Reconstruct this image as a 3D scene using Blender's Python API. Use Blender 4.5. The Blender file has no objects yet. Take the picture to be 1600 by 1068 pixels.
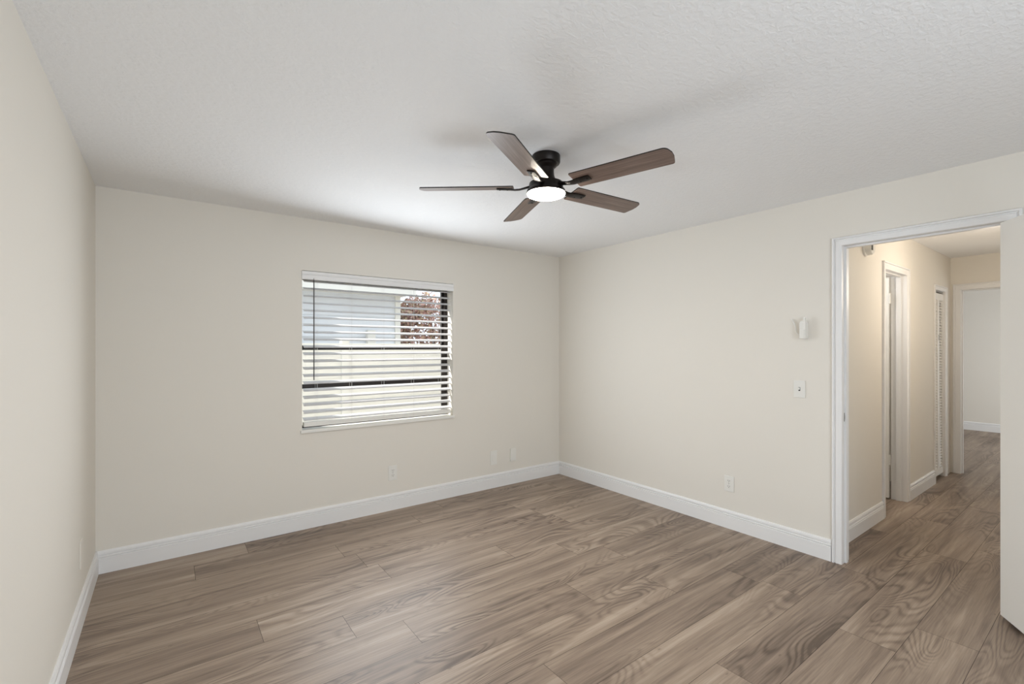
import bpy, bmesh, math, random
from mathutils import Vector, Matrix, noise
random.seed(7)
SC = bpy.context.scene
COL = SC.collection
R = math.radians
PI = math.pi

# ------------------------------------------------------------------ camera
cd = bpy.data.cameras.new('camera'); cam = bpy.data.objects.new('camera', cd); COL.objects.link(cam)
cam.location = (-3.558, -3.901, 1.428)
cam.rotation_euler = (R(90), 0, R(-36.574))
cd.sensor_width = 36; cd.lens = 725.2 / 1600 * 36; cd.shift_y = 7.66 / 1600
cd.clip_start = .02; cd.clip_end = 200
SC.camera = cam

# ------------------------------------------------------------------ sky, sun, added and assumed lamps, exposure
W = bpy.data.worlds.new('world'); SC.world = W; W.use_nodes = True
bg = W.node_tree.nodes['Background']; bg.inputs[0].default_value = (.80, .90, 1.0, 1); bg.inputs[1].default_value = 1.7
SC.view_settings.view_transform = 'Standard'; SC.view_settings.look = 'None'
SC.view_settings.exposure = 0.17; SC.view_settings.gamma = 1.0; SC.view_settings.use_curve_mapping = False
SC.cycles.use_denoising = True
SC.cycles.max_bounces = 14; SC.cycles.diffuse_bounces = 10

def lamp(name, typ, loc, energy, color=(1, 1, 1), aim=None, **kw):
    l = bpy.data.lights.new(name, typ); l.energy = energy; l.color = color
    for k, v in kw.items(): setattr(l, k, v)
    o = bpy.data.objects.new(name, l); COL.objects.link(o); o.location = loc
    if aim: o.rotation_euler = (Vector(aim)).to_track_quat('-Z', 'Y').to_euler()
    return o
lamp('sun', 'SUN', (-5, 5, 6), 9.5, (1, .95, .88), aim=(1.7, -1, -1.75), angle=R(.6))
# added fill lamp at a made-up wide window behind the camera
lamp('rear_fill', 'AREA', (-2.6, -5.28, 1.35), 42, (.87, .935, 1.0), aim=(.12, 1, -.30), shape='RECTANGLE', size=2.0, size_y=1.9)
# added unseen fill lamp just inside the blind, in place of window daylight
lamp('blind_window_fill', 'AREA', (-2.04, -.07, 1.36), 25, (.88, .94, 1.0), aim=(.10, -1, .0), spread=R(172), shape='RECTANGLE', size=1.3, size_y=1.1)
# assumed bodiless hall lamp, two added fills, assumed daylight lamp inside the far room
lamp('assumed_hall_lamp', 'POINT', (1.5, -3.36, 1.98), 14.5, (1, .88, .74), shadow_soft_size=.2)  # unseen lamp without a fixture, assumed from the warm light on the hall wall
lamp('hall_end_fill', 'POINT', (2.9, -3.3, 1.8), 2.2, (1, .90, .78), shadow_soft_size=.15)  # unseen fill lamp, added to brighten the end of the hall
lamp('bathroom_fill', 'POINT', (1.45, -1.95, 2.1), 9, (.97, .98, 1.0), shadow_soft_size=.12)  # unseen fill lamp, added to brighten the open bathroom door leaf
lamp('assumed_far_room_lamp', 'AREA', (5.7, -4.3, 1.1), 44, (.93, .97, 1.0), aim=(.2, 1, 0), shape='RECTANGLE', size=1.6, size_y=1.6)  # unseen lamp inside the far room, assumed from the cool light there

# ------------------------------------------------------------------ materials
def lin(c):
    return tuple((v / 12.92 if v <= .04045 else ((v + .055) / 1.055) ** 2.4) for v in c)
def hexc(h):
    return lin([int(h[i:i + 2], 16) / 255 for i in (0, 2, 4)]) + (1,)
class NT:
    def __init__(s, name):
        s.m = bpy.data.materials.new(name); s.m.use_nodes = True; s.t = s.m.node_tree
        s.b = s.t.nodes['Principled BSDF']; s.out = s.t.nodes['Material Output']
    def n(s, typ, **kw):
        nd = s.t.nodes.new(typ)
        for k, v in kw.items():
            if k.startswith('i_'):
                key = k[2:]
                key = int(key) if key.isdigit() else key.replace('_', ' ')
                s.put(nd.inputs[key], v)
            else: setattr(nd, k, v)
        return nd
    def put(s, sock, v):
        if isinstance(v, bpy.types.NodeSocket): s.t.links.new(v, sock)
        elif isinstance(v, bpy.types.Node): s.t.links.new(v.outputs[0], sock)
        else: sock.default_value = v
    def math(s, op, a, b=0., c=0.):
        nd = s.t.nodes.new('ShaderNodeMath'); nd.operation = op
        s.put(nd.inputs[0], a); s.put(nd.inputs[1], b); s.put(nd.inputs[2], c); return nd.outputs[0]
    def mix(s, f, a, b, mode='MIX'):
        nd = s.t.nodes.new('ShaderNodeMix'); nd.data_type = 'RGBA'; nd.blend_type = mode
        s.put(nd.inputs[0], f); s.put(nd.inputs[6], a); s.put(nd.inputs[7], b); return nd.outputs[2]
    def map(s, src, scale, loc=(0, 0, 0)):
        nd = s.t.nodes.new('ShaderNodeMapping'); s.t.links.new(src, nd.inputs[0])
        nd.inputs['Scale'].default_value = scale; nd.inputs['Location'].default_value = loc; return nd.outputs[0]
    def noise(s, vec, scale=1., detail=2., rough=.5, dist=0., out=0):
        nd = s.t.nodes.new('ShaderNodeTexNoise'); s.t.links.new(vec, nd.inputs['Vector'])
        nd.inputs['Scale'].default_value = scale; nd.inputs['Detail'].default_value = detail
        nd.inputs['Roughness'].default_value = rough; nd.inputs['Distortion'].default_value = dist
        return nd.outputs[out]
    def ramp(s, f, stops, interp='LINEAR'):
        nd = s.t.nodes.new('ShaderNodeValToRGB'); s.put(nd.inputs[0], f); cr = nd.color_ramp; cr.interpolation = interp
        while len(cr.elements) < len(stops): cr.elements.new(.5)
        for e, (p, c) in zip(cr.elements, stops): e.position = p; e.color = c if len(c) == 4 else tuple(c) + (1,)
        return nd.outputs[0]
    def bump(s, h, strength, dist):
        nd = s.t.nodes.new('ShaderNodeBump'); nd.inputs['Strength'].default_value = strength
        nd.inputs['Distance'].default_value = dist; s.t.links.new(h, nd.inputs['Height']); s.t.links.new(nd.outputs[0], s.b.inputs['Normal'])
def plain(name, h, rough=.5, metal=0., bump=None, spec=.5, var=.0):
    t = NT(name); c = hexc(h); t.b.inputs['Roughness'].default_value = rough; t.b.inputs['Metallic'].default_value = metal
    t.b.inputs['Specular IOR Level'].default_value = spec
    tc = t.n('ShaderNodeTexCoord').outputs['Object']
    if var:
        c2 = tuple(v * (1 - var) for v in c[:3]) + (1,)
        t.put(t.b.inputs['Base Color'], t.mix(t.noise(tc, 3, 3), c, c2))
    else: t.b.inputs['Base Color'].default_value = c
    if bump: t.bump(t.noise(tc, bump[0], bump[3] if len(bump) > 3 else 2), bump[1], bump[2])
    return t.m
M = {}
M['wall'] = plain('wall_paint', 'dfdbd3', .75, bump=(160, .12, .002), spec=.25, var=.015)
M['trim'] = plain('trim_paint', 'e4e4e4', .38, spec=.4, var=.01)
M['door'] = plain('door_paint', 'e9e8e4', .42, spec=.4, var=.01)
M['plate'] = plain('plate_plastic', 'e2e1dc', .35, var=.01)
M['slot'] = plain('slot_dark', '35322e', .6, var=.05)
M['vinyl_frame'] = plain('bronze_aluminium', '2b2522', .4, .3, var=.05)
M['fan_dark'] = plain('bronze_metal', '1b1512', .38, .55, var=.1)
M['fan_edge'] = plain('blade_edge', '17110e', .5, var=.1)
M['steel'] = plain('brushed_steel', '9a9892', .35, .9, var=.05)
M['wand'] = plain('wand_plastic', '3d3b3c', .3, var=.05)
M['cord'] = plain('cord_fabric', 'd8d8d8', .8, var=.05)
M['gap'] = plain('subfloor_dark', '2c241d', .9, var=.1)
M['sill'] = plain('sill_stone', 'e6e5e0', .3, var=.03)

def ceiling_mat():
    t = NT('ceiling_knockdown'); t.b.inputs['Base Color'].default_value = hexc('eaebec')
    t.b.inputs['Roughness'].default_value = .8; t.b.inputs['Specular IOR Level'].default_value = .2
    tc = t.n('ShaderNodeTexCoord').outputs['Object']
    a = t.noise(t.map(tc, (1, 1.35, 1)), 36, 4, .58, .4)
    a = t.ramp(a, [(.40, (0, 0, 0)), (.62, (1, 1, 1))])
    t.bump(a, .32, .004); return t.m
M['ceiling'] = ceiling_mat()

def floor_mat():
    t = NT('wood_planks'); uv = t.n('ShaderNodeUVMap', uv_map='grain').outputs[0]
    at = t.n('ShaderNodeAttribute', attribute_name='tone')
    tone = at.outputs['Fac']
    # broad streaks that run along each board
    wob = t.noise(t.map(uv, (1.3, 5, 1)), 1, 2, .5, 0)
    s1 = t.noise(t.map(uv, (.75, 13, 1)), 1, 3, .55, .5)
    # cathedral figure: contour lines of a slow stretched field
    fld = t.noise(t.map(uv, (1.15, 5.2, 1), (3.1, 1.7, 0)), 1, 1.2, .4, .55)
    rings = t.math('SINE', t.math('MULTIPLY', fld, 125.))
    rings = t.math('MULTIPLY_ADD', rings, .5, .5)
    rings = t.math('POWER', rings, 2.0)
    mask = t.ramp(t.noise(t.map(uv, (.9, 3.5, 1), (9, 4, 0)), 1, 1, .5), [(.42, (0, 0, 0)), (.62, (1, 1, 1))])
    fib = t.noise(t.map(uv, (5, 190, 1)), 1, 4, .6, .2)
    fib2 = t.noise(t.map(uv, (2.2, 60, 1)), 1, 3, .6, .4)
    core = t.ramp(fld, [(.50, (0, 0, 0)), (.72, (1, 1, 1))])
    v = t.math('MULTIPLY_ADD', s1, .74, .07)
    v = t.math('MULTIPLY_ADD', t.math('SUBTRACT', fib, .5), .38, v)
    v = t.math('MULTIPLY_ADD', t.math('SUBTRACT', fib2, .5), .42, v)
    v = t.math('MULTIPLY_ADD', t.math('MULTIPLY', rings, mask), -.20, v)
    v = t.math('MULTIPLY_ADD', core, -.09, v)
    v = t.math('MULTIPLY_ADD', t.math('SUBTRACT', tone, .5), .15, v)
    col = t.ramp(v, [(.10, hexc('594b40')), (.30, hexc('7a6a5d')), (.50, hexc('958474')), (.72, hexc('b0a090'))])
    # knots
    vo = t.n('ShaderNodeTexVoronoi', feature='F1'); t.t.links.new(t.map(uv, (1.1, 3.2, 1), (.3, .2, 0)), vo.inputs['Vector'])
    kn = t.ramp(vo.outputs['Distance'], [(.02, (1, 1, 1)), (.09, (0, 0, 0))])
    col = t.mix(t.math('MULTIPLY', kn, .55), col, hexc('56473c'))
    t.put(t.b.inputs['Base Color'], col)
    t.put(t.b.inputs['Roughness'], t.math('MULTIPLY_ADD', fib2, .14, .36))
    t.b.inputs['Specular IOR Level'].default_value = .38
    t.bump(fib, .10, .001); return t.m
M['floor'] = floor_mat()

def blade_mat():
    t = NT('blade_wood'); tc = t.n('ShaderNodeTexCoord').outputs['Object']
    a = t.noise(t.map(tc, (3, 60, 8)), 1, 4, .6, .5)
    t.put(t.b.inputs['Base Color'], t.ramp(a, [(.3, hexc('5a483f')), (.55, hexc('75635a')), (.75, hexc('8a7a70'))]))
    t.b.inputs['Roughness'].default_value = .36; return t.m
M['blade'] = blade_mat()

def slat_mat():
    t = NT('white_slat_vinyl')
    t.b.inputs['Base Color'].default_value = hexc('d6d6d8'); t.b.inputs['Roughness'].default_value = .4
    tr = t.n('ShaderNodeBsdfTranslucent'); tr.inputs[0].default_value = hexc('f0f0ea')
    mx = t.n('ShaderNodeMixShader'); mx.inputs[0].default_value = .14
    t.t.links.new(t.b.outputs[0], mx.inputs[1]); t.t.links.new(tr.outputs[0], mx.inputs[2]); t.t.links.new(mx.outputs[0], t.out.inputs[0])
    return t.m
M['slat'] = slat_mat()

def glass_mat():
    t = NT('window_glass'); t.t.nodes.remove(t.b)
    tr = t.n('ShaderNodeBsdfTransparent'); gl = t.n('ShaderNodeBsdfGlossy'); gl.inputs['Roughness'].default_value = .02
    lw = t.n('ShaderNodeLayerWeight'); lw.inputs[0].default_value = .5
    fr = t.math('MULTIPLY_ADD', t.math('POWER', lw.outputs['Facing'], 5.), .9, .04)
    mx = t.n('ShaderNodeMixShader'); t.t.links.new(fr, mx.inputs[0])
    t.t.links.new(tr.outputs[0], mx.inputs[1]); t.t.links.new(gl.outputs[0], mx.inputs[2]); t.t.links.new(mx.outputs[0], t.out.inputs[0])
    return t.m
M['glass'] = glass_mat()

def lens_mat():
    t = NT('lit_lens'); t.b.inputs['Base Color'].default_value = (1, 1, 1, 1)
    t.b.inputs['Emission Color'].default_value = (1, .90, .76, 1); t.b.inputs['Emission Strength'].default_value = 110
    return t.m
M['lens'] = lens_mat()
M['siding'] = plain('blue_grey_siding', 'dadee4', .7, bump=(30, .1, .003), var=.05)
M['white_out'] = plain('exterior_white', 'dbd9d2', .6, var=.04)
M['roof'] = plain('roof_shingle', 'a09688', .9, bump=(40, .4, .01), var=.3)
M['ground'] = plain('pale_gravel', 'c9c3b4', .95, bump=(60, .4, .01), var=.2)
M['bark'] = plain('bark', '6b5142', .9, var=.3)
def leaf_mat():
    t = NT('rusty_leaves'); g = t.n('ShaderNodeTexCoord').outputs['Object']
    t.put(t.b.inputs['Base Color'], t.ramp(t.noise(g, 9, 3, .7), [(.35, hexc('98695c')), (.5, hexc('bb9184')), (.6, hexc('b3a67c')), (.7, hexc('d8bcaa'))]))
    t.b.inputs['Roughness'].default_value = .6; return t.m
M['leaf'] = leaf_mat()

# ------------------------------------------------------------------ mesh helpers
def link(name, bm, mats, parent=None, smooth=False, kind=None):
    me = bpy.data.meshes.new(name); bmesh.ops.recalc_face_normals(bm, faces=bm.faces)
    bm.to_mesh(me); bm.free()
    if not isinstance(mats, (list, tuple)): mats = [mats]
    for m in mats: me.materials.append(M[m] if isinstance(m, str) else m)
    if smooth:
        for p in me.polygons: p.use_smooth = True
    o = bpy.data.objects.new(name, me); COL.objects.link(o)
    if parent: o.parent = parent
    if kind: o['kind'] = kind
    return o
def smooth_angle(o, deg=35):
    bm = bmesh.new(); bm.from_mesh(o.data)
    for f in bm.faces: f.smooth = True
    for e in bm.edges: e.smooth = len(e.link_faces) == 2 and e.calc_face_angle(0) < R(deg)
    bm.to_mesh(o.data); bm.free(); return o
def box(bm, lo, hi, bevel=0, seg=2, mat=0):
    x0, y0, z0 = lo; x1, y1, z1 = hi
    vs = [bm.verts.new(p) for p in ((x0, y0, z0), (x1, y0, z0), (x1, y1, z0), (x0, y1, z0), (x0, y0, z1), (x1, y0, z1), (x1, y1, z1), (x0, y1, z1))]
    fs = [bm.faces.new([vs[i] for i in q]) for q in ((3, 2, 1, 0), (4, 5, 6, 7), (0, 1, 5, 4), (1, 2, 6, 5), (2, 3, 7, 6), (3, 0, 4, 7))]
    for f in fs: f.material_index = mat
    if bevel:
        es = list({e for f in fs for e in f.edges})
        bmesh.ops.bevel(bm, geom=es, offset=bevel, segments=seg, profile=.7, affect='EDGES', clamp_overlap=True)
    return vs
def B(*boxes, bevel=0, seg=2):
    bm = bmesh.new()
    for lo, hi in boxes: box(bm, lo, hi, bevel, seg)
    return bm
def prism(bm, prof, frame, length, mat=0):
    """prof: (a,b) outline; frame(a,b,t)->point; extruded t=0..length"""
    v0 = [bm.verts.new(frame(a, b, 0)) for a, b in prof]; v1 = [bm.verts.new(frame(a, b, length)) for a, b in prof]
    n = len(prof)
    fs = [bm.faces.new((v0[i], v0[(i + 1) % n], v1[(i + 1) % n], v1[i])) for i in range(n)]
    fs += [bm.faces.new(v0[::-1]), bm.faces.new(v1)]
    for f in fs: f.material_index = mat
def lathe(bm, prof, seg=48, axis='Z', org=(0, 0, 0), mat=0):
    rings = []
    o = Vector(org)
    def P(r, h, a):
        c, s = r * math.cos(a), r * math.sin(a)
        return o + (Vector((c, s, h)) if axis == 'Z' else Vector((c, h, s)) if axis == 'Y' else Vector((h, c, s)))
    for r, h in prof:
        if r < 1e-6: rings.append([bm.verts.new(P(0, h, 0))])
        else: rings.append([bm.verts.new(P(r, h, 2 * PI * k / seg)) for k in range(seg)])
    for A, Bq in zip(rings, rings[1:]):
        for k in range(seg):
            k2 = (k + 1) % seg
            if len(A) == 1 and len(Bq) == 1: continue
            if len(A) == 1: f = bm.faces.new((A[0], Bq[k], Bq[k2]))
            elif len(Bq) == 1: f = bm.faces.new((A[k], Bq[0], A[k2]))
            else: f = bm.faces.new((A[k], Bq[k], Bq[k2], A[k2]))
            f.material_index = mat
def tube(bm, p0, p1, r, seg=8):
    p0, p1 = Vector(p0), Vector(p1); d = (p1 - p0).normalized()
    u = d.orthogonal().normalized(); v = d.cross(u)
    a = [bm.verts.new(p0 + (u * math.cos(t) + v * math.sin(t)) * r) for t in [2 * PI * k / seg for k in range(seg)]]
    b = [bm.verts.new(p1 + (u * math.cos(t) + v * math.sin(t)) * r) for t in [2 * PI * k / seg for k in range(seg)]]
    for k in range(seg): bm.faces.new((a[k], a[(k + 1) % seg], b[(k + 1) % seg], b[k]))
    bm.faces.new(a[::-1]); bm.faces.new(b)
def empty(name, loc=(0, 0, 0), rz=0, label=None, cat=None, group=None, kind=None):
    o = bpy.data.objects.new(name, None); COL.objects.link(o); o.location = loc; o.rotation_euler = (0, 0, rz)
    o.empty_display_size = .05
    return tag(o, label, cat, group, kind)
def tag(o, label=None, cat=None, group=None, kind=None):
    if label: o['label'] = label
    if cat: o['category'] = cat
    if group: o['group'] = group
    if kind: o['kind'] = kind
    return o

# ------------------------------------------------------------------ room constants
XL, YR, H = -3.922, -5.30, 2.44           # left wall, rear wall, ceiling height (right wall x=0, back wall y=0)
WX0, WX1, WZ0, WZ1 = -2.712, -1.368, .775, 2.03   # window opening
DY0, DY1, DZ = -3.492, -2.745, 2.092      # bedroom doorway
T = .111                                   # inner wall thickness
HY = -2.63                                 # hall wall plane
HX = 3.62                                  # hall end wall plane
ST = 'structure'

# walls
link('wall_back', B(((XL - .12, 0, 0), (WX0, .2, H)), ((WX1, 0, 0), (.0 + T, .2, H)), ((WX0, 0, 0), (WX1, .2, WZ0 - .023)), ((WX0, 0, WZ1), (WX1, .2, H))), 'wall', kind=ST)
link('wall_left', B(((XL - .12, YR, 0), (XL, 0, H))), 'wall', kind=ST)
link('wall_right', B(((0, DY1 + .018, 0), (T, 0, H)), ((0, YR, 0), (T, DY0 - .018, H)), ((0, DY0 - .018, DZ + .018), (T, DY1 + .018, H))), 'wall', kind=ST)
link('wall_rear', B(((XL - .12, YR - .12, 0), (-3.62, YR, H)), ((-1.58, YR - .12, 0), (T, YR, H)), ((-3.62, YR - .12, 0), (-1.58, YR, .35)), ((-3.62, YR - .12, 2.32), (-1.58, YR, H))), 'wall', kind=ST)
BX0, BX1 = 1.295, 1.905                    # bathroom door opening in the hall wall
CX0, CX1 = 2.925, 3.335                    # closet opening
DZH = 2.085
link('wall_hall_left', B(((T, HY, 0), (BX0 - .018, HY + .11, H)), ((BX1 + .018, HY, 0), (CX0 - .012, HY + .11, H)), ((CX1 + .012, HY, 0), (HX + .11, HY + .11, H)),
     ((BX0 - .018, HY, DZH + .018), (BX1 + .018, HY + .11, H)), ((CX0 - .012, HY, 2.045), (CX1 + .012, HY + .11, H))), 'wall', kind=ST)
EY1, EY0 = -2.715, -3.52
link('wall_hall_end', B(((HX, EY1 + .018, 0), (HX + .11, HY, H)), ((HX, -3.63, 0), (HX + .11, EY0 - .018, H)), ((HX, EY0 - .018, 2.07 + .018), (HX + .11, EY1 + .018, H))), 'wall', kind=ST)
link('wall_hall_right', B(((T, -3.75, 0), (HX + .11, -3.64, H))), 'wall', kind=ST)
link('wall_far_room', B(((7.55, YR, 0), (7.65, -.6, H))), 'wall', kind=ST)
link('wall_far_left', B(((HX + .11, -.6, 0), (7.65, -.5, H))), 'wall', kind=ST)
link('wall_far_right', B(((HX + .11, YR - .1, 0), (7.65, YR, H))), 'wall', kind=ST)
link('wall_far_near', B(((HX, HY + .11, 0), (HX + .11, -.5, H)), ((HX, YR, 0), (HX + .11, -3.75, H))), 'wall', kind=ST)
link('wall_bathroom_back', B(((1.0, -1.35, 0), (2.72, -1.25, H))), 'wall', kind=ST)
link('wall_bathroom_left', B(((1.0, HY + .11, 0), (1.1, -1.35, H))), 'wall', kind=ST)
link('wall_bathroom_right', B(((2.62, HY + .11, 0), (2.72, -1.35, H))), 'wall', kind=ST)
link('wall_closet_back', B(((2.72, -1.95, 0), (HX, -1.85, H))), 'wall', kind=ST)
link('ceiling', B(((XL - .12, YR - .12, H), (0, .2, H + .1))), 'ceiling', kind=ST)
link('ceiling.001', B(((0, YR - .12, H), (7.65, .2, H + .1))), 'ceiling', kind=ST)

# floor: boards of 231 mm running along x, real gaps between them
def build_floor():
    bm = bmesh.new(); uvl = bm.loops.layers.uv.new('grain'); tl = bm.faces.layers.float.new('tonef')
    tones = []
    wd, g, y0 = .2306, .0008, -2.767
    joints = {0: -.64 + .0, -1: -1.565, 1: -.678, 2: -1.18, 6: -3.184, 5: -2.812, 8: -2.515, 10: -3.42, 3: -1.63}
    rnd = random.Random(11); L = 1.52
    k0, k1 = -11, 12
    def quad(x0, x1, ya, yb):
        vs = [bm.verts.new(p) for p in ((x0, ya, 0), (x1, ya, 0), (x1, yb, 0), (x0, yb, 0))]
        f = bm.faces.new(vs); ou, ov = rnd.uniform(0, 60), rnd.uniform(0, 60)
        fl = rnd.choice((-1, 1))
        for lp in f.loops: lp[uvl].uv = (ou + (lp.vert.co.x - x0) * fl, ov + (lp.vert.co.y - ya))
        tones.append(rnd.random())
    for k in range(k0, k1 + 1):
        ya = max(y0 + k * wd, YR); yb = min(y0 + (k + 1) * wd, 0.0)
        if yb - ya < .004: continue
        j = joints.get(k, rnd.uniform(-3, -1.5)); x = j - L * math.ceil((j - XL) / L)
        while x < 7.6:
            xa, xb = max(x, XL), min(x + L, 7.6)
            if xb - xa > .01: quad(xa + g, xb - g, ya + g, yb - g)
            x += L
    n = len(bm.faces)
    vs = [bm.verts.new(p) for p in ((XL - .1, YR - .1, -.0015), (7.65, YR - .1, -.0015), (7.65, .1, -.0015), (XL - .1, .1, -.0015))]
    f = bm.faces.new(vs); f.material_index = 1; tones.append(.5)
    box(bm, (XL - .1, YR - .1, -.08), (7.65, .1, -.004), mat=1)
    tones += [.5] * 6
    o = link('floor', bm, ['floor', 'gap'], kind=ST)
    at = o.data.attributes.new('tone', 'FLOAT', 'FACE')
    for i, v in enumerate(tones): at.data[i].value = v
build_floor()

# ------------------------------------------------------------------ baseboards
BP = [(0, 0), (.016, 0), (.016, .094), (.011, .097), (.011, .101), (.0155, .103), (.0155, .107), (.007, .110), (.007, .115), (.013, .119), (.012, .131), (.007, .142), (0, .142)]
def baseboard(name, p0, p1, nrm):
    p0, p1, nrm = Vector(p0), Vector(p1), Vector(nrm); d = (p1 - p0); L = d.length; d.normalize()
    bm = bmesh.new(); prism(bm, BP, lambda a, b, t: (p0 + nrm * a + d * t + Vector((0, 0, b)))[:], L)
    return link(name, bm, 'trim', kind=ST)
baseboard('baseboard_back', (XL, 0, 0), (0, 0, 0), (0, -1, 0))
baseboard('baseboard_left', (XL, YR, 0), (XL, 0, 0), (1, 0, 0))
baseboard('baseboard_right', (0, 0, 0), (0, DY1 + .059, 0), (-1, 0, 0))
baseboard('baseboard_right_near', (0, YR, 0), (0, DY0 - .06, 0), (-1, 0, 0))
baseboard('baseboard_hall', (T + .016, HY, 0), (BX0 - .065, HY, 0), (0, -1, 0))
baseboard('baseboard_hall_middle', (BX1 + .068, HY, 0), (CX0 - .052, HY, 0), (0, -1, 0))
baseboard('baseboard_hall_right', (T, -3.64, 0), (HX, -3.64, 0), (0, 1, 0))
baseboard('baseboard_far_room', (7.55, YR, 0), (7.55, -.6, 0), (-1, 0, 0))

# ------------------------------------------------------------------ door trims: casing profile swept round an opening
def casing(name, org, au, an, w, h, cw=.056, side=(True, True), dep=.017, jamb=0, mat='trim', stop=True, top=True):
    """org: floor point at one side of the opening, au: unit along the wall, an: unit out of the wall"""
    o, au, an = Vector(org), Vector(au), Vector(an); Z = Vector((0, 0, 1))
    prof = [(-.005, 0), (-.005, .007), (0, .010), (.020, .0115), (cw - .022, .0125), (cw - .019, .007), (cw - .014, .007), (cw - .011, dep), (cw - .002, dep), (cw, dep - .003), (cw, 0)]
    prof = [(a + .005 if a < 0 else a + .005, b) for a, b in prof]
    bm = bmesh.new()
    def loft(pts):   # pts: list of (corner fn) for each station
        rings = [[bm.verts.new(fn(a, b)[:]) for a, b in prof] for fn in pts]
        n = len(prof)
        for A, C in zip(rings, rings[1:]):
            for i in range(n): bm.faces.new((A[i], A[(i + 1) % n], C[(i + 1) % n], C[i]))
        bm.faces.new(rings[0]); bm.faces.new(rings[-1][::-1])
    st = []
    if side[0]: st += [lambda a, b: o + au * (-a) + an * b]
    st += [lambda a, b: o + au * (-a if side[0] else 0) + an * b + Z * (h + a), lambda a, b: o + au * (w + (a if side[1] else 0)) + an * b + Z * (h + a)]
    if side[1]: st += [lambda a, b: o + au * (w + a) + an * b]
    loft(st)
    if jamb:
        def bx(u0, u1, n0, n1, z0, z1):
            c = [o + au * u + an * (-n) + Z * z for u in (u0, u1) for n in (n0, n1) for z in (z0, z1)]
            lo = tuple(min(p[i] for p in c) for i in range(3)); hi = tuple(max(p[i] for p in c) for i in range(3)); box(bm, lo, hi)
        bx(-.018, 0, 0, jamb, 0, h); bx(w, w + .018, 0, jamb, 0, h); bx(-.018, w + .018, 0, jamb, h, h + .018)
        if stop:
            s0, s1 = stop if isinstance(stop, tuple) else (.040, .075)
            bx(0, .011, s0, s1, 0, h - .011); bx(w - .011, w, s0, s1, 0, h - .011); bx(0, w, s0, s1, h - .011, h)
    return link(name, bm, mat, kind=ST)
casing('trim_1', (0, DY1, 0), (0, -1, 0), (-1, 0, 0), DY1 - DY0, DZ, cw=.050, jamb=T, stop=(.042, .075))
casing('trim_2', (T, DY1, 0), (0, -1, 0), (1, 0, 0), DY1 - DY0, DZ, cw=.050)
casing('trim_3', (BX0, HY, 0), (1, 0, 0), (0, -1, 0), BX1 - BX0, DZH, cw=.058, jamb=.11, stop=(.035, .07))
casing('trim_4', (CX0, HY, 0), (1, 0, 0), (0, -1, 0), CX1 - CX0, 2.033, cw=.045, jamb=.11, stop=False)
casing('trim_5', (HX, EY1, 0), (0, -1, 0), (-1, 0, 0), EY1 - EY0, 2.07, cw=.060, jamb=.11, stop=(.04, .07))

# strike plate on the bedroom door jamb
sp = link('strike_plate', B(((.032, DY1 - .0015, .935), (.056, DY1 + .0005, .992)), bevel=.0006), 'steel')
tag(sp, 'small metal strike plate on the left jamb of the bedroom doorway', 'strike plate')
sl = link('latch_hole', B(((.040, DY1 - .002, .950), (.049, DY1 - .0012, .976))), 'slot', sp)

# ------------------------------------------------------------------ bedroom door leaf, open into the room
def hinge_bm(z):
    bm = bmesh.new(); tube(bm, (0, 0, z - .045), (0, 0, z + .045), .0065, 10)
    tube(bm, (0, 0, z + .045), (0, 0, z + .05), .0045, 8); tube(bm, (0, 0, z - .05), (0, 0, z - .045), .0045, 8)
    return bm
def knob_bm(s, x, y, z):
    bm = bmesh.new(); lathe(bm, [(0, 0), (.031, 0), (.031, .006), (.012, .010), (.010, .032), (.020, .040), (.027, .052), (.026, .063), (.016, .070), (0, .071)], 24, 'Y', (0, 0, 0))
    for v in bm.verts: v.co = Vector((v.co.x + x, y + s * v.co.y, z + v.co.z))
    return bm
d1 = empty('door_1', (-.006, -3.497, 0), R(33.8) + PI, kind=ST)
# local: x runs along the leaf from the hinge, the room-side face lies at y=0, hall-side face (seen) at y=-.035
leafw = .735
link('leaf', B(((.002, -.035, .016), (leafw, 0, DZ - .010)), bevel=.0015), 'door', d1)
for z in (.27, 1.06, 1.86): link('hinge', hinge_bm(z), 'steel', d1)
link('knob', knob_bm(-1, leafw - .065, -.035, .96), 'steel', d1)
link('knob', knob_bm(1, leafw - .065, 0, .96), 'steel', d1)

# bathroom door: six-panel leaf, hinged on the far jamb and swung into the bathroom
d2 = empty('door_2', (BX1 - .003, HY + .112, 0), R(90 + 1.5), kind=ST)
def panel_leaf(w, h, t=.035):
    bm = bmesh.new(); box(bm, (0, .006, 0), (w, t - .006, h))
    sx = [(0, .105), (w / 2 - .045, w / 2 + .045), (w - .105, w)]
    rz = [(0, .22), (.86, 1.02), (1.62, 1.73), (h - .12, h)]
    for a, b in sx: box(bm, (a, 0, 0), (b, t, h))
    for a, b in rz:
        for (u0, u1) in ((sx[0][1], sx[1][0]), (sx[1][1], sx[2][0])): box(bm, (u0, 0, a), (u1, t, b))
    for (z0, z1) in ((.22, .86), (1.02, 1.62), (1.73, h - .12)):
        for (u0, u1) in ((sx[0][1], sx[1][0]), (sx[1][1], sx[2][0])):
            box(bm, (u0 + .022, .002, z0 + .022), (u1 - .022, t - .002, z1 - .022), bevel=.004)
    return bm
lf = link('leaf', panel_leaf(.600, DZH - .022), 'door', d2); lf.location = (.006, 0, .014)
for z in (.37, 1.88):
    h = link('hinge', hinge_bm(z), 'plate', d2); h.location = (-.002, .037, 0)
k = link('knob', knob_bm(-1, .54, 0, .95), 'steel', d2)

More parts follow.
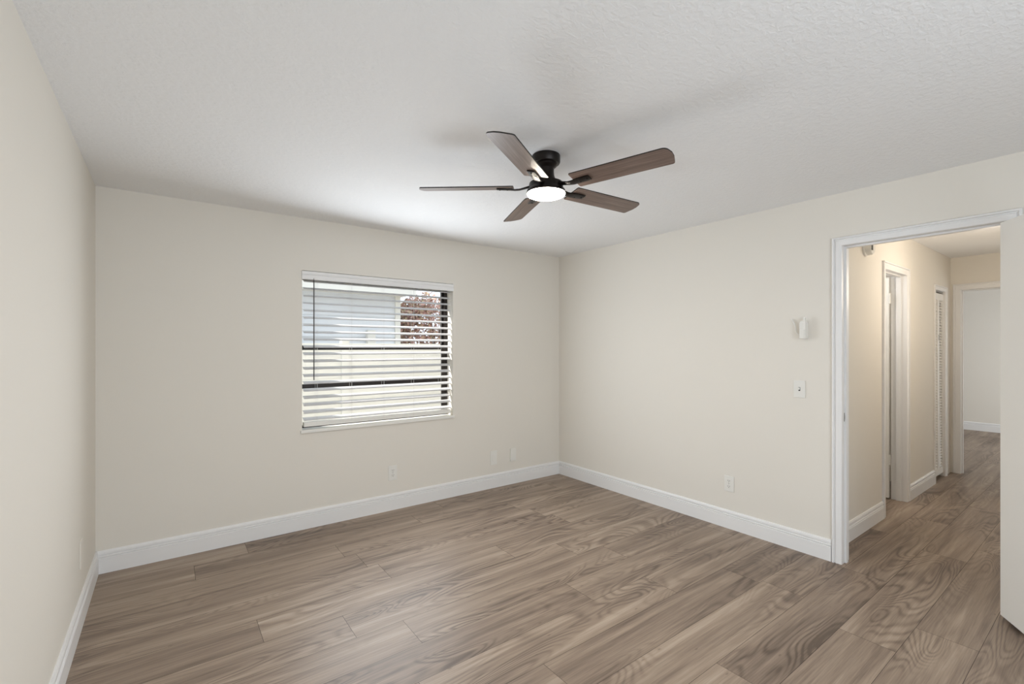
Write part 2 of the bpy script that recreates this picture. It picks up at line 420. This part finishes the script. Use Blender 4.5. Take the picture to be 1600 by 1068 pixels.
# louvred bifold of the hall closet: two folding panels with louvres
d3 = empty('door_3', (CX0, HY + .010, 0), 0, kind=ST)
def louvre_panel(w, z0, z1):
    bm = bmesh.new(); t = .026; s = .030
    box(bm, (0, 0, z0), (s, t, z1)); box(bm, (w - s, 0, z0), (w, t, z1))
    box(bm, (s, 0, z0), (w - s, t, z0 + .07)); box(bm, (s, 0, z1 - .07), (w - s, t, z1))
    for a, b in ((z0 + .07, z1 - .07),):
        n = int((b - a) / .030); p = (b - a) / n
        for i in range(n):
            zc = a + (i + .5) * p
            prism(bm, [(.003, -.008), (.005, -.0105), (.023, .0085), (.021, .0105)], lambda y, z, tt, zc=zc: (s + tt, y, zc + z), w - 2 * s)
    return bm
pw = (CX1 - CX0) / 2 - .003
for i in range(2):
    pn = link('folding_panel', louvre_panel(pw, .045, 2.005), 'door', d3); pn.location = (.002 + i * (pw + .002), 0, 0)
    link('panel_hinge', B(((.0, -.002, 1.5), (.02, 0, 1.56))), 'steel', pn) if i else None
link('track', B(((0, .004, 2.018), (CX1 - CX0, .028, 2.033))), 'steel', d3)

# ------------------------------------------------------------------ window
w1 = empty('window_1', (0, 0, 0), 0, kind=ST)
FY0, FY1 = .112, .165
fx0, fx1, fz0, fz1 = WX0 - .045, WX1, WZ0 - .04, WZ1
link('outer_frame', B(((fx0, FY0, fz0), (fx0 + .030, FY1, fz1)), ((fx1 - .030, FY0, fz0), (fx1, FY1, fz1)), ((fx0 + .03, FY0, fz0), (fx1 - .03, FY1, fz0 + .03)), ((fx0 + .03, FY0, fz1 - .03), (fx1 - .03, FY1, fz1))), 'vinyl_frame', w1)
ZM = 1.425
us = link('upper_sash', B(((fx0 + .03, .140, ZM - .02), (fx0 + .052, .160, fz1 - .03)), ((fx1 - .052, .140, ZM - .02), (fx1 - .03, .160, fz1 - .03)), ((fx0 + .052, .140, fz1 - .055), (fx1 - .052, .160, fz1 - .03)), ((fx0 + .03, .135, ZM - .022), (fx1 - .03, .160, ZM + .014))), 'vinyl_frame', w1)
link('pane', B(((fx0 + .05, .148, ZM), (fx1 - .05, .152, fz1 - .05))), 'glass', us)
ls = link('lower_sash', B(((fx0 + .03, .116, fz0 + .03), (fx0 + .058, .134, ZM - .02)), ((fx1 - .058, .116, fz0 + .03), (fx1 - .03, .134, ZM - .02)), ((fx0 + .058, .116, fz0 + .03), (fx1 - .058, .134, fz0 + .06)), ((fx0 + .03, .113, ZM - .022), (fx1 - .03, .134, ZM + .006)), ((fx0 + .058, .118, 1.09), (fx1 - .058, .132, 1.125))), 'vinyl_frame', w1)
link('pane', B(((fx0 + .055, .123, fz0 + .05), (fx1 - .055, .127, ZM - .01))), 'glass', ls)
link('window_sill', B(((WX0, -.0, WZ0 - .023), (WX1, .11, WZ0)), ((WX0 - .012, -.016, WZ0 - .023), (WX1 + .012, .0, WZ0)), bevel=.003), 'sill', w1)

w2 = empty('added_window_2', (0, 0, 0), 0, kind=ST)  # unseen rear window, added as an opening for the fill lamp
link('outer_frame', B(((-3.62, YR - .1, .35), (-3.57, YR - .04, 2.32)), ((-1.63, YR - .1, .35), (-1.58, YR - .04, 2.32)), ((-3.57, YR - .1, .35), (-1.63, YR - .04, .40)), ((-3.57, YR - .1, 2.27), (-1.63, YR - .04, 2.32)), ((-2.625, YR - .1, .40), (-2.575, YR - .04, 2.27))), 'vinyl_frame', w2)

# ------------------------------------------------------------------ blind
fx0 = WX0
bl = empty('window_blind', ((fx0 + fx1) / 2, .035, WZ1), 0, 'white horizontal slat blind hanging in the window recess, slats open', 'blind')
bx0 = -(fx1 - fx0) / 2 + .016; bx1 = -bx0
link('headrail', B(((bx0, -.024, -.052), (bx1, .026, -.004)), bevel=.002), 'plate', bl)
vb = bmesh.new()
vp = [(-.036, -.072), (-.044, -.072), (-.047, -.068), (-.047, -.040), (-.043, -.034), (-.047, -.028), (-.047, -.010), (-.041, -.004), (-.036, -.004)]
prism(vb, vp, lambda y, z, t: (bx0 - .019 + t, y, z), bx1 - bx0 + .038)
link('valance', vb, 'trim', bl)
NS = 20; PITCH = .0577; Z0S = 1.951
SW, ST_ = .052, .0028
def slat_bm():
    bm = bmesh.new(); n = 6; top = []; bot = []
    for i in range(n + 1):
        u = i / n - .5; y = u * SW; z = .0035 * (1 - (2 * u) ** 2)
        top.append((y, z + ST_ / 2)); bot.append((y, z - ST_ / 2))
    prism(bm, top + bot[::-1], lambda y, z, t: (bx0 + t, y, z), bx1 - bx0)
    return bm
s0 = link('slat', slat_bm(), 'slat', bl); smooth_angle(s0, 30)
tilt = R(22)
for i in range(NS):
    s = s0 if i == 0 else s0.copy()
    if i: COL.objects.link(s); s.parent = bl
    s.location = (0, 0, Z0S - WZ1 - i * PITCH); s.rotation_euler = (tilt + R(random.uniform(-.7, .7)), R(random.uniform(-.05, .05)), 0)
link('bottom_rail', B(((bx0, -.026, .796 - WZ1), (bx1, .026, .832 - WZ1)), bevel=.004), 'plate', bl)
xm = (fx0 + fx1) / 2
for x in (-2.60, -2.325, -2.046, -1.766, -1.49):
    bm = bmesh.new()
    for y in (-.0275, .0275): tube(bm, (x - xm, y, .81 - WZ1), (x - xm, y, -.05), .0008, 5)
    tube(bm, (x - xm + .012, .0, .81 - WZ1), (x - xm + .012, .0, -.05), .0008, 5)
    for i in range(NS):
        z = Z0S - WZ1 - i * PITCH - .003
        tube(bm, (x - xm, -.0275, z), (x - xm, .0275, z), .0006, 4)
    link('ladder_cord', bm, 'cord', bl)
bm = bmesh.new(); tube(bm, (-2.628 - xm, -.052, 1.165 - WZ1), (-2.628 - xm, -.052, 1.955 - WZ1), .0042, 8); tube(bm, (-2.628 - xm, -.052, 1.955 - WZ1), (-2.628 - xm, -.040, 1.985 - WZ1), .002, 6)
link('tilt_wand', bm, 'wand', bl)

# ------------------------------------------------------------------ outside
link('ground_outside', B(((-14, .2, -.35), (14, 22, -.25))), 'ground', kind=ST)
link('eave_outside', B(((XL - 1, .2, 2.62), (1.5, .57, 2.75))), 'white_out', kind=ST)
nh = empty('neighbouring_house', (-3.2, 4.2, -.25), 0, 'pale blue grey house across the side yard beyond the fence, seen through the blind', 'house')
def rel(bm, o):
    for v in bm.verts: v.co -= o.location
    return bm
def sidingbm():
    bm = bmesh.new(); box(bm, (-9, 4.22, -.25), (-.22, 9, 2.35))
    z = -.2
    while z < 2.3:
        prism(bm, [(4.22, z), (4.19, z), (4.215, z + .178), (4.22, z + .178)], lambda y, zz, t: (-9 + t, y, zz), 8.78); z += .18
    return bm
link('wall', rel(sidingbm(), nh), 'siding', nh)
link('corner_board', rel(B(((-.22, 4.17, -.25), (-.12, 4.3, 2.35))), nh), 'white_out', nh)
link('soffit', rel(B(((-9.3, 3.7, 2.35), (-.06, 9, 2.42)), ((-9.3, 3.62, 2.33), (-.06, 3.7, 2.5))), nh), 'white_out', nh)
rb = bmesh.new(); prism(rb, [(3.6, 2.5), (6.6, 4.0), (9.2, 2.5)], lambda y, z, t: (-9.4 + t, y, z), 9.34)
link('roof', rel(rb, nh), 'roof', nh)
ub = link('utility_box', rel(B(((-.76, 4.08, 1.42), (-.62, 4.19, 1.72)), bevel=.01), nh), 'white_out', nh)
fe = empty('yard_fence', (-2, 2.6, -.25), 0, 'white panel fence standing in the side yard outside the window', 'fence')
fb = bmesh.new(); z = -.2
while z < 1.38:
    box(fb, (-8, 2.60, z), (4, 2.63, z + .148)); z += .15
link('boards', rel(fb, fe), 'white_out', fe)
link('cap_rail', rel(B(((-8, 2.57, 1.43), (4, 2.66, 1.475)), bevel=.005), fe), 'white_out', fe)
for x in (-6.4, -4.0, -1.6, .8, 3.2): link('post', rel(B(((x - .05, 2.565, -.25), (x + .05, 2.665, 1.53)), bevel=.006), fe), 'white_out', fe)
sh = empty('leafy_shrub', (1.32, 5.2, -.25), 0, 'rusty brown leafed shrub behind the fence beside the neighbouring house', 'shrub')
bm = bmesh.new(); rr = random.Random(3)
for i in range(7):
    a = rr.uniform(0, 6.28); tube(bm, (rr.uniform(-.1, .1), rr.uniform(-.1, .1), 0), (math.cos(a) * .8, math.sin(a) * .6, rr.uniform(1.6, 2.4)), .02, 6)
link('stems', bm, 'bark', sh)
bm = bmesh.new()
for i in range(9000):
    v = Vector((rr.gauss(0, 1), rr.gauss(0, 1), rr.gauss(0, 1))).normalized() * rr.uniform(.35, 1) ** .5
    c = Vector((math.copysign(abs(v.x) ** .55, v.x) * 1.2, v.y * .8, 1.6 + math.copysign(abs(v.z) ** .7, v.z) * 1.2)); c += Vector((rr.uniform(-.1, .1),) * 3)
    s = rr.uniform(.04, .08); u = Vector((rr.uniform(-1, 1), rr.uniform(-1, 1), rr.uniform(-1, 1))).normalized(); w = u.orthogonal().normalized()
    bm.faces.new([bm.verts.new(c + p) for p in (u * s, w * s * .5, -u * s, -w * s * .5)])
fo = link('foliage', bm, 'leaf', sh)

# ------------------------------------------------------------------ ceiling fan
FC = (-1.949, -2.035)
fan = empty('ceiling_fan', (FC[0], FC[1], H), 0, 'dark bronze five-blade flush ceiling fan with a lit round lamp', 'ceiling fan')
def lz(prof): return [(r, z - H) for r, z in prof]
bm = bmesh.new(); lathe(bm, lz([(0, 2.4395), (.072, 2.4395), (.0745, 2.436), (.0745, 2.402), (.071, 2.396), (.060, 2.393), (0, 2.393)]))
smooth_angle(link('canopy', bm, 'fan_dark', fan))
bm = bmesh.new(); lathe(bm, lz([(0, 2.394), (.058, 2.394), (.058, 2.384), (.050, 2.376), (.0425, 2.370), (.0415, 2.350), (.044, 2.330), (.050, 2.315), (.060, 2.305), (.074, 2.299), (.074, 2.296), (0, 2.296)]))
smooth_angle(link('neck', bm, 'fan_dark', fan))
bm = bmesh.new(); lathe(bm, lz([(0, 2.297), (.078, 2.297), (.088, 2.293), (.090, 2.286), (.090, 2.268), (.094, 2.262), (.100, 2.255), (.104, 2.246), (.104, 2.238), (.100, 2.2375), (0, 2.2385)]), 64)
smooth_angle(link('motor_housing', bm, 'fan_dark', fan))
bm = bmesh.new(); lathe(bm, lz([(0, 2.238), (.100, 2.238), (.1005, 2.236), (.098, 2.231), (.088, 2.2265), (.06, 2.223), (.03, 2.2215), (0, 2.221)]), 64)
smooth_angle(link('lamp_lens', bm, 'lens', fan), 60)
def blade_bm():
    hw, t = .0645, .0055; r0, rc, rw = .172, .664, .672   # root, ccw tip, cw tip
    out = [(r0, -hw + .006), (r0 + .004, -hw + .001)]
    def arc(cx, cy, r, a0, a1, n=6): return [(cx + r * math.cos(R(a0 + (a1 - a0) * i / n)), cy + r * math.sin(R(a0 + (a1 - a0) * i / n))) for i in range(n + 1)]
    out += arc(rw - .030, -hw + .028, .028, -90, -12)
    out += [(rw + .004, -.02), (rw + .003, .01)]
    out += arc(rc - .014, hw - .014, .014, 8, 90)
    out += [(r0 + .004, hw), (r0, hw - .006)]
    bm = bmesh.new()
    b = [bm.verts.new((x, y, -t / 2)) for x, y in out]; a = [bm.verts.new((x, y, t / 2)) for x, y in out]
    bm.faces.new(b[::-1]); bm.faces.new(a); n = len(out)
    for i in range(n):
        f = bm.faces.new((b[i], b[(i + 1) % n], a[(i + 1) % n], a[i])); f.material_index = 1
    return bm
def arm_bm():
    bm = bmesh.new()
    # curved iron: stations (r, z, half width, thickness)
    st = [(.070, .004, .017, .010), (.092, .002, .016, .010), (.115, -.004, .0145, .009), (.140, -.010, .0145, .008), (.165, -.0115, .018, .007), (.190, -.0095, .021, .006), (.240, -.0075, .021, .006), (.262, -.0068, .019, .005)]
    prev = None
    for r, z, hw, t in st:
        ring = [bm.verts.new((r, y, z + dz)) for y, dz in ((-hw, -t / 2 + .0015), (-hw + .003, -t / 2), (hw - .003, -t / 2), (hw, -t / 2 + .0015), (hw, t / 2), (-hw, t / 2))]
        if prev:
            for i in range(6): bm.faces.new((prev[i], prev[(i + 1) % 6], ring[(i + 1) % 6], ring[i]))
        else: bm.faces.new(ring)
        prev = ring
    bm.faces.new(prev[::-1])
    for r, y in ((.205, -.011), (.205, .011), (.245, 0)): lathe(bm, [(0, -.0135), (.004, -.013), (.0045, -.0105), (.0045, -.008)], 10, 'Z', (r, y, 0))
    return bm
b0 = a0 = None
for i in range(5):
    az = R(-75 + 72 * i)
    if i == 0: a = link('blade_arm', arm_bm(), 'fan_dark', fan); smooth_angle(a, 40); a0 = a; b = link('blade', blade_bm(), ['blade', 'fan_edge'], a); b0 = b
    else:
        a = a0.copy(); COL.objects.link(a); a.parent = fan; b = b0.copy(); COL.objects.link(b); b.parent = a
    # blades pitched 12 degrees about their own axis
    a.location = (0, 0, 2.272 - H)
    a.rotation_euler = (Matrix.Rotation(az, 3, 'Z') @ Matrix.Rotation(R(-12), 3, 'X')).to_euler()

# ------------------------------------------------------------------ wall plates
def plate_frame(wall):
    """returns map (u,z,n)->world offset; u to the viewer's right, n out of the wall"""
    if wall == 'back': return lambda u, z, n: (u, -n, z)
    if wall == 'right': return lambda u, z, n: (-n, -u, z)
    return lambda u, z, n: (n, u, z)
def fbox(f, u0, u1, z0, z1, n0, n1, bevel=0):
    c = [f(u, z, n) for u in (u0, u1) for z in (z0, z1) for n in (n0, n1)]
    return (tuple(min(p[i] for p in c) for i in range(3)), tuple(max(p[i] for p in c) for i in range(3)))
def plate(name, wall, loc, w, h, label, cat, kind='blank', dep=.006, mat='plate'):
    f = plate_frame(wall); e = empty(name, loc, 0, label, cat)
    link('cover_plate', B(fbox(f, -w / 2, w / 2, -h / 2, h / 2, 0, dep), bevel=.0025), mat, e)
    if kind == 'outlet':
        for s in (-1, 1):
            r = link('socket', B(fbox(f, -.0165, .0165, s * .0215 - .0145, s * .0215 + .0145, dep - .001, dep + .0018), bevel=.0012), mat, e)
            bm = bmesh.new()
            for u in (-.0065, .0065): lo, hi = fbox(f, u - .0012, u + .0012, s * .0215 - .001, s * .0215 + .008, dep + .0017, dep + .0023); box(bm, lo, hi)
            lo, hi = fbox(f, -.0022, .0022, s * .0215 - .0095, s * .0215 - .0055, dep + .0017, dep + .0023); box(bm, lo, hi)
            link('slots', bm, 'slot', r)
        link('screw', B(fbox(f, -.0028, .0028, -.0028, .0028, dep - .0005, dep + .001)), 'steel', e)
    elif kind == 'switch':
        link('toggle_slot', B(fbox(f, -.006, .006, -.013, .013, dep - .0008, dep + .0006)), 'slot', e)
        link('toggle', B(fbox(f, -.0045, .0045, -.004, .010, dep, dep + .012), bevel=.001), mat, e)
        for z in (-.030, .030): link('screw', B(fbox(f, -.0025, .0025, z - .0025, z + .0025, dep - .0005, dep + .0008)), 'plate', e)
    elif kind == 'rocker':
        link('insert', B(fbox(f, -.017, .017, -.034, .034, dep - .001, dep + .002), bevel=.001), mat, e)
    else:
        for z in (-h * .36, h * .36): link('screw', B(fbox(f, -.0025, .0025, z - .0025, z + .0025, dep - .0005, dep + .0008)), mat, e)
    return e
plate('power_outlet', 'back', (-1.970, 0, .323), .078, .128, 'white duplex power outlet low on the back wall, leftmost plate below the window', 'outlet', 'outlet')
plate('blank_wall_plate', 'back', (-.897, 0, .302), .078, .140, 'plain white wall plate on the back wall, second from the corner', 'wall plate', 'rocker')
plate('cable_wall_plate', 'back', (-.655, 0, .303), .072, .128, 'small raised white wall plate on the back wall nearest the room corner', 'wall plate', 'blank', dep=.014)
plate('power_outlet', 'right', (0, -1.982, .350), .078, .122, 'white duplex power outlet low on the right wall', 'outlet', 'outlet')
plate('light_switch', 'right', (0, -2.490, 1.133), .074, .120, 'white toggle light switch plate on the right wall beside the doorway', 'light switch', 'switch')
plate('painted_wall_plate', 'left', (XL, -.63, .356), .072, .142, 'wall-coloured plate low on the left wall near the baseboard corner', 'wall plate', 'blank', mat='wall')

# fan remote cradle above the switch
f = plate_frame('right')
rm = empty('remote_holder', (0, -2.526, 1.546), 0, 'small white remote control holder mounted on the right wall above the light switch', 'remote holder')
link('holder_body', B(fbox(f, -.019, .019, -.061, .050, 0, .050), fbox(f, -.016, .016, .045, .061, .006, .044), bevel=.003), 'plate', rm)
link('front_lip', B(fbox(f, -.015, .012, -.058, .000, .0495, .054), bevel=.0015), 'plate', rm)
link('remote_top', B(fbox(f, .002, .015, .058, .086, .028, .044), bevel=.003), 'plate', rm)
bm = bmesh.new()
pts = [(-.086, .076), (-.074, .060), (-.064, .038), (-.059, .012), (-.056, -.012), (-.044, -.030), (-.018, -.036)]
for (u0, z0), (u1, z1) in zip(pts, pts[1:]):
    tube(bm, f(u0, z0, .010), f(u1, z1, .010), .0036, 8)
for (u0, z0) in pts: bmesh.ops.create_icosphere(bm, subdivisions=1, radius=.0037, matrix=Matrix.Translation(f(u0, z0, .010)))
link('side_clip', bm, 'plate', rm)

# smoke detector high on the hall wall
sd = empty('smoke_detector', (.826, HY, 2.20), 0, 'round white smoke detector high on the hall wall just inside the doorway', 'smoke detector')
bm = bmesh.new(); lathe(bm, [(0, 0), (.066, 0), (.066, -.012), (.060, -.016), (.058, -.034), (.055, -.048), (.050, -.052), (0, -.053)], 40, 'Y')
smooth_angle(link('housing', bm, 'plate', sd))
link('vent_slot', B(((-.040, -.0545, -.026), (-.008, -.0515, .026))), 'slot', sd)
